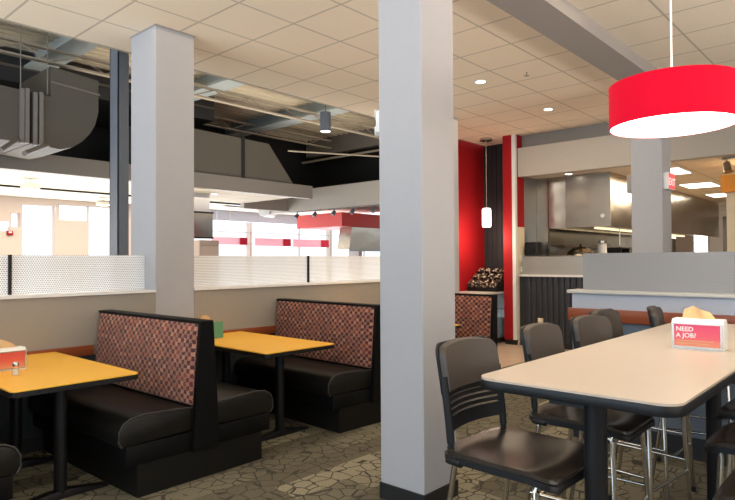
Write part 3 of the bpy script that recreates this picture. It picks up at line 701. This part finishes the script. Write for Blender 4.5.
t = thing('range_hood', 'huge stainless steel exhaust hood over the kitchen line', 'range hood', (14.1, 4.24, 2.035))
MB().prism([(-.55, .0), (-.55, .915), (.55, .915), (.55, .0), (.50, .0), (.50, .05), (-.50, .05), (-.50, .0)], 'x', -3.88, 3.9).build('hood_body', 'steel', t)
MB().box(-3.9, -3.88, -.55, .22, 0, .915).build('end_panel', 'steel_front', t)
MB().box(-3.9, -3.885, .225, .55, 0, .915).build('end_panel', 'steel', t)
MB().box(-3.8, 3.8, -.45, .45, .052, .06).build('filter_bank', 'steel_dark', t)
MB().box(-2.8, 3.2, .1, .16, .02, .045).build('task_light', 'dim', t)
for x in (-3.4, -2.6): MB().rod((x, -.52, -.32), (x, -.52, .02), .008).build('hanging_cord', 'white', t)
MB().rod((-3.915, -.42, .18), (-3.895, -.42, .18), .035).build('round_badge', 'white', t)
t = thing('steel_wall_panel', 'vertical stainless filler panel left of the range hood', 'panel', (10.22, 4.915, 0))
MB().box(-.02, .02, -.112, .112, 0, 2.95).build('sheet', 'steel', t)
t = thing('cook_line', 'stainless cooking counter with shelf beneath the hood', 'counter', (13.4, 4.4, 0))
MB().box(-2.9, 2.6, -.38, .6, .1, .92).build('cabinet', 'steel_dark', t); MB().box(-2.95, 2.6, -.42, .62, .92, .96, .004).build('worktop', 'steel', t)
t = thing('wall_shelf', 'long stainless wall shelf under the range hood', 'shelf', (13.4, 4.9, 1.72))
MB().box(-2.6, 2.6, -.12, .13, 0, .03).build('shelf_board', 'steel', t)
for x in (-2.4, -.8, .8, 2.4): MB().prism([(.13, 0), (-.1, 0), (.13, -.12)], 'x', x-.01, x+.01).build('bracket', 'steel', t)
t = thing('kitchen_speaker', 'black boxy appliance on a stand left of the cook line', 'appliance', (9.78, 4.87, 1.225))
MB().box(-.11, .11, -.12, .12, 0, .56, .02).build('body', 'black', t); MB().rod((-.118, 0, .42), (-.11, 0, .42), .075).build('dial', 'frame', t)
MB().box(-.12, .12, -.13, .13, -1.225, 0).build('stand', 'steel_dark', t)
t = thing('domed_steel_lid', 'polished domed steel cover left on the cooking counter', 'cover', (10.85, 4.48, .96))
MB().lathe([(.26, .0), (.26, .55), (.22, .66), (.12, .74), (0, .76)], n=40).build('dome', 'steel', t); MB().rod((0, 0, .75), (0, 0, .80), .02).build('knob', 'black', t)
t = thing('white_container', 'white upright container beside the domed steel cover', 'container', (10.9, 4.10, .96))
MB().lathe([(.0, 0), (.075, 0), (.085, .4), (.075, .80), (0, .81)], n=24).build('body', 'white', t); MB().lathe([(0, .81), (.07, .81), (.07, .85), (0, .85)], n=24).build('lid', 'steel', t)
t = thing('tray_rack', 'small black framed rack of brown trays on the cook line', 'rack', (11.95, 4.2, .96))
for x in (-.22, .22): MB().box(x-.015, x+.015, -.15, .15, 0, .74).build('side_frame', 'black', t)
for z in (.45, .72): MB().box(-.2, .2, -.15, .15, z, z+.02).build('shelf', 'black', t)
MB().box(-.17, .17, -.12, .12, .47, .62).build('tray', 'napkin', t)

# kitchen ceiling lights
for i, (x, y_, s_) in enumerate([(10.85, 2.98, 'nearest bright ceiling panel light beyond the kitchen fascia'), (13.3, 3.05, 'middle bright ceiling panel light in kitchen ceiling'), (15.7, 3.12, 'farthest bright ceiling panel light in kitchen ceiling')]):
    t = thing('troffer_light', s_, 'ceiling light', (x, y_, 2.95))
    MB().box(-.42, .42, -.30, .30, -.012, -.001).build('frame', 'white', t); MB().box(-.39, .39, -.27, .27, -.018, -.012).build('diffuser', 'troffer', t)
# far kitchen items seen past the column
t = thing('orange_fascia_box', 'orange boxed canopy at the right edge of the kitchen', 'canopy', (10.3, 2.02, 2.45))
MB().box(-.3, .5, -1.6, .0, .0, .25).build('box', 'orange', t); MB().box(-.29, .49, -1.59, -.01, .25, .26).build('top_cover', 'cream', t)
struct(MB().box(10.1, 10.6, .3, 1.97, 0, 2.448).build('wall_orange_bay', 'cream'), 'cream wall beneath the orange canopy', 'wall')
t = thing('track_spotlight', 'dark spotlight above the orange canopy', 'spotlight', (9.95, 1.93, 2.95))
MB().box(-.03, .03, -.12, .05, -.03, 0).build('track', 'steel_dark', t); MB().rod((0, 0, -.03), (0, 0, -.1), .012).build('stem', 'steel_dark', t); MB().rod((0, .0, -.08), (-.04, -.03, -.22), .045, .06).build('head', 'steel_dark', t)
struct(MB().box(19.0, 19.1, 4.55, 5.02, 0, 2.2).build('wall_far_partition', 'pink'), 'pale partition at the far end of the kitchen', 'wall')
t = thing('tall_cabinet', 'tall grey appliance at the far end of the kitchen', 'cabinet', (18.6, 3.35, 0))
MB().box(-.4, .4, -.25, .3, 0, 2.6, .01).build('body', 'steel_dark', t)
for z0, z1 in ((.2, 1.4), (1.45, 2.5)): MB().box(-.42, -.4, -.22, .27, z0, z1).build('door', 'recess', t)
t = thing('lit_window', 'bright narrow window at the far end of the kitchen', 'window', (19.05, 4.36, 0))
MB().box(-.02, .02, -.17, .17, .9, 2.6).build('pane', 'troffer', t)
for a in (-.2, .17): MB().box(-.03, .03, a, a+.03, 0, 2.62).build('frame', 'white', t)

# ================================================================== FAR HALL: DUCTS, BEAMS, FIXTURES
# bar joists along x
def joist(y_, z, label, x1=12.0):
    t = thing('roof_joist', label, 'joist', (0, y_, z), group='roof joists of the far hall')
    MB().box(-4.2, x1, -.05, .05, -.025, 0).build('bottom_chord', 'joist', t)
    MB().box(-4.2, x1, -.05, .05, .17, .20).build('top_chord', 'joist', t)
    mb = MB(); x = -4.2; k = 0
    while x < x1-.4: mb.rod((x, 0, 0 if k % 2 else .17), (x+.4, 0, .17 if k % 2 else 0), .010, n=6); x += .4; k += 1
    mb.build('web_bars', 'joist', t)
joist(9.3, 4.42, 'tan painted roof joist crossing above the ducts', 11.4)
joist(7.3, 4.62, 'roof joist nearest the tiled ceiling edge', 11.4)
joist(11.6, 4.55, 'roof joist farthest back in the dark hall', 11.4)
for x, s_ in ((3.62, 'left'), (6.2, 'middle'), (8.86, 'right')):
    t = thing('roof_girder', s_+' grey blue girder under the roof deck', 'girder', (x, 9.2, 4.62))
    MB().box(-.19, .19, -3.2, 3.6, -.02, .02).build('bottom_flange', 'girder', t); MB().box(-.012, .012, -3.2, 3.6, 0, .30).build('web', 'girder', t)
t = thing('roof_girder', 'deep tan boxed girder in front of the black upper wall', 'girder', (11.7, 9.5, 4.45))
MB().box(-.1, .1, -3.3, 3.3, 0, .5).build('box_section', 'ductlt', t)
# far left rectangular ducts with a curved elbow, run at y = 8
def PYz(px, py, Y):
    t = (px-367.5)/599.5; d = Y/(math.sin(yaw)-t*math.cos(yaw)); hy = 264.6-6.9*(px+298)/1205
    return (d*(math.cos(yaw)+t*math.sin(yaw)), EYE+(hy-py)*d/599.5)
YD = 8.6
t = thing('rectangular_duct', 'big grey curved elbow duct at upper left', 'duct', (0, YD, 0))
pts = [PYz(p[0], p[1], YD) for p in [(31, 91), (50, 96), (50, 65), (98, 80), (98, 112), (95, 124), (90, 133), (82, 141), (72, 147), (60, 149), (31, 143)]]
MB().prism(pts, 'y', 0, 1.2).build('elbow', 'duct', t)
p0, p1 = PYz(50, 81, YD), PYz(99, 94.5, YD)
MB().rod((p0[0], -.01, p0[1]), (p1[0], -.01, p1[1]), .014).build('stiffener', 'ductlt', t)
for px in (33.5, 39.5):
    a, b_ = PYz(px, 92, YD), PYz(px, 145, YD); MB().box(a[0]-.025, a[0]+.025, -.05, .0, b_[1], a[1]).build('flange', 'ductlt', t)
q, r_ = PYz(24, 153, YD-.8), PYz(48, 144, YD-.02); MB().rod((q[0], -.8, q[1]), (r_[0], -.0, r_[1]), .03).build('diagonal_pipe', 'ductlt', t)  # separate pipe, only grouped with the elbow duct
t = thing('rectangular_duct', 'flat grey duct run entering at the left edge', 'duct', (0, YD, 0))
pts = [PYz(p[0], p[1], YD) for p in [(-60, 70), (29, 91), (29, 143), (-60, 130)]]
MB().prism(pts, 'y', 0, 1.2).build('duct_run', 'duct', t)
for px in (20.5, 25.5):
    a, b_ = PYz(px, 88, YD), PYz(px, 143, YD); MB().box(a[0]-.025, a[0]+.025, -.05, .0, b_[1], a[1]).build('flange', 'ductlt', t)
q, r_ = PYz(0, 150, YD-.8), PYz(17, 139, YD-.02); MB().rod((q[0], -.8, q[1]), (r_[0], -.0, r_[1]), .03).build('diagonal_pipe', 'ductlt', t)  # separate pipe, only grouped with the duct run
for px, s_ in ((20, 'left'), (47, 'right')):
    t = thing('hanger_rod', s_+' thin rod hanging the grey ducts', 'hanger rod', (PYz(px, 90, YD)[0], YD+.01, 0))
    MB().rod((0, 0, PYz(px, 94, YD)[1]), (0, 0, DZ), .007).build('rod', 'ductlt', t)
# duct on the soffit
YS = 10.12
t = thing('rectangular_duct', 'long brown grey duct with a slanted end resting on soffit band', 'duct', (0, YS, 0))
a = [PYz(p[0], p[1], YS) for p in [(150, 119), (269, 143.5), (293.5, 187), (150, 172)]]
pts = [a[0], a[1], (a[2][0], 3.19), (a[3][0], 3.19)]
MB().prism(pts, 'y', 0, 1.3).build('duct_body', 'duct', t)
q = PYz(243, 137, YS); MB().box(q[0]-.035, q[0]+.035, -.03, 0, 3.19, q[1]+.02).build('seam', 'dark', t)
t = thing('dark_box', 'dark flat box above the slanted duct', 'plenum', (5.0, 11.6, 4.25))
MB().box(-3.5, 2.0, -1.1, 1.1, .1, .6).build('box', 'darkwall', t); MB().box(-3.52, 2.02, -1.12, 1.12, .33, .37).build('seam', 'duct', t)  # plain dark box added to fill the dark band above the duct
for y_, z0, z1, s_ in ((8.0, 4.0, 4.05, 'upper'), (9.2, 4.05, 4.4, 'lower')):
    t = thing('conduit_pipe', s_+' thin conduit crossing before the black upper wall', 'pipe', (0, 0, 0))
    MB().rod((11.55, 6.0, z0+.3), (11.55, 12.95, z0+.3), .03).build('pipe', 'joist', t) if s_ == 'upper' else MB().rod((8.6, 10.08, 3.90), (12.09, 8.6, 3.95), .018).build('pipe', 'joist', t)
struct(MB().box(9.35, 10.8, 12.7, 12.85, 2.85, 3.4).build('trim_16', 'fascia'), 'pale closing fascia between the two soffits', 'trim')
# second soffit facing the viewer with track lights, drum end
t = thing('soffit_beam', 'off white soffit beam with rounded end in the far hall', 'soffit', (10.9, 10.2, 2.83))
MB().box(-.1, .24, -4.0, 3.4, .0, .57).build('fascia_body', 'fascia', t)
MB().rod((-.20, 3.40, .12), (.2, 3.55, .12), .20, n=32).build('rounded_end', 'white', t)
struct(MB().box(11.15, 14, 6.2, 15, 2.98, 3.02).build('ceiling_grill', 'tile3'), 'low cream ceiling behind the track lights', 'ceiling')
def PXyz(px, py, X):
    t = (px-367.5)/599.5; d = X/(math.cos(yaw)+t*math.sin(yaw)); hy = 264.6-6.9*(px+298)/1205
    return (d*(math.sin(yaw)-t*math.cos(yaw)), EYE+(hy-py)*d/599.5)
for px, s_ in ((296, 'first'), (314, 'second'), (333, 'third'), (352, 'fourth'), (373, 'fifth')):
    y_ = PXyz(px, 208, 10.85)[0]
    t = thing('track_spotlight', s_+' track spotlight from the left above the red canopy', 'spotlight', (10.90, y_, 2.83))
    MB().rod((0, 0, -.07), (0, 0, 0), .012).build('stem', 'steelcol', t); MB().rod((.02, 0, -.07), (-.05, .02, -.17), .045, .055).build('head', 'steelcol', t)
    MB().box(-.02, .02, -.22, .22, -.015, 0).build('track', 'steelcol', t)
# red canopy and its steel hood
cy0, zt = PXyz(342, 212, 11.2); cy1, _ = PXyz(297, 215, 11.2); zb = PXyz(342, 226, 11.2)[1]
t = thing('red_canopy', 'red boxed canopy over the far grill hood', 'canopy', (11.2, cy0, zb))
MB().box(0, 3.2, 0, cy1-cy0, 0, zt-zb).build('canopy_box', 'redlit', t)
t = thing('grill_hood', 'small stainless hood hanging under the red canopy', 'range hood', (11.6, cy0-.02, zb-.62))
MB().prism([(-.12, 0), (.0, .61), (2.6, .61), (2.6, 0)], 'y', .03, .48).build('hood_body', 'steel', t); MB().box(-.14, 2.6, .01, .50, -.03, .02).build('rim', 'steel_dark', t)
struct(MB().box(13.3, 13.45, cy0+1.35, cy1, 0, zb).build('wall_grill', 'paint'), 'pale wall piece beneath the red canopy', 'wall')
# grey box and cabinet near the left column
YB = 11.4
q = PYz(203, 225, YB); H_ = PYz(203, 212, YB)[1]-PYz(203, 238, YB)[1]; wr = PYz(213, 225, YB)[0]-q[0]
t = thing('steel_exhaust_box', 'dull stainless exhaust box seen just right of left column', 'exhaust box', (q[0], YB, PYz(203, 238, YB)[1]))
MB().box(-.5, wr, 0, .6, 0, H_, .01).build('box', 'steel_dark', t); MB().box(-.5, wr+.01, -.01, .61, -.01, .02).build('bottom_rim', 'black', t); MB().box(-.5, wr+.01, -.01, .61, H_-.02, H_+.01).build('top_rim', 'black', t)
MB().box(-.5, wr-.05, .05, .55, H_+.01, 2.98-t.location.z).build('riser', 'paint', t)
q = PYz(199.5, 240, 10.4); q2 = PYz(219, 240, 10.4)
t = thing('taupe_cabinet', 'tall taupe cabinet behind the perforated screen right of left column', 'cabinet', (q[0], 10.4, 0))
MB().box(0, q2[0]-q[0], 0, .6, 0, q[1], .01).build('body', 'brownbox', t); MB().box(.03, q2[0]-q[0]-.03, -.015, 0, .1, q[1]-.12).build('door', 'brownbox', t)
# red ended boards before the windows
for px, s_ in ((243.5, 'left'), (287, 'middle'), (325, 'right')):
    a = PYz(px-3.5, 237.5+(px-243)*.03, 13.6); b_ = PYz(px+3.5, 245+(px-243)*.03, 13.6); c_ = PYz(px-32, 241, 13.6)
    t = thing('red_ended_board', s_+' pink board with a crimson end before the far windows', 'sign board', (a[0], 13.6, b_[1]))
    MB().box(c_[0]-a[0], 0, .0, .03, .0, a[1]-b_[1]).build('pink_panel', 'palepink', t); MB().box(0, b_[0]-a[0], -.02, .05, 0, a[1]-b_[1]).build('crimson_end', 'hotpink', t)
    MB().rod((-.3, .015, a[1]-b_[1]), (-.3, .015, 2.98-b_[1]), .006).rod(((c_[0]-a[0])*.8, .015, a[1]-b_[1]), ((c_[0]-a[0])*.8, .015, 2.98-b_[1]), .006).build('cable', 'white', t)
# far pendants and an alarm
for px, py, s_ in ((30, 189, 'left'), (82, 183.5, 'middle'), (103, 205, 'right')):
    Yp = 11.6 if py < 200 else 14; q = PYz(px, py, Yp)
    t = thing('disc_pendant', s_+' small pendant light under the low far ceiling', 'pendant lamp', (q[0], Yp, q[1]))
    MB().lathe([(0, .0), (.15, 0), (.16, .08), (.14, .10), (0, .10)], n=28).build('shade', 'fascia', t); MB().lathe([(0, -.004), (.13, -.004), (.13, 0), (0, 0)], n=28).build('lens', 'glow2', t)
    MB().rod((0, 0, .1), (0, 0, 2.98-q[1]), .006).build('stem', 'white', t)
q = PYz(9.5, 233, 14.98)
t = thing('fire_alarm', 'small red fire alarm on the pale far wall', 'alarm', (q[0], 14.97, q[1]))
MB().box(-.06, .06, -.03, .03, -.05, .05, .005).build('body', 'red', t); MB().box(-.03, .03, -.045, -.03, .0, .035).build('lens', 'white', t)
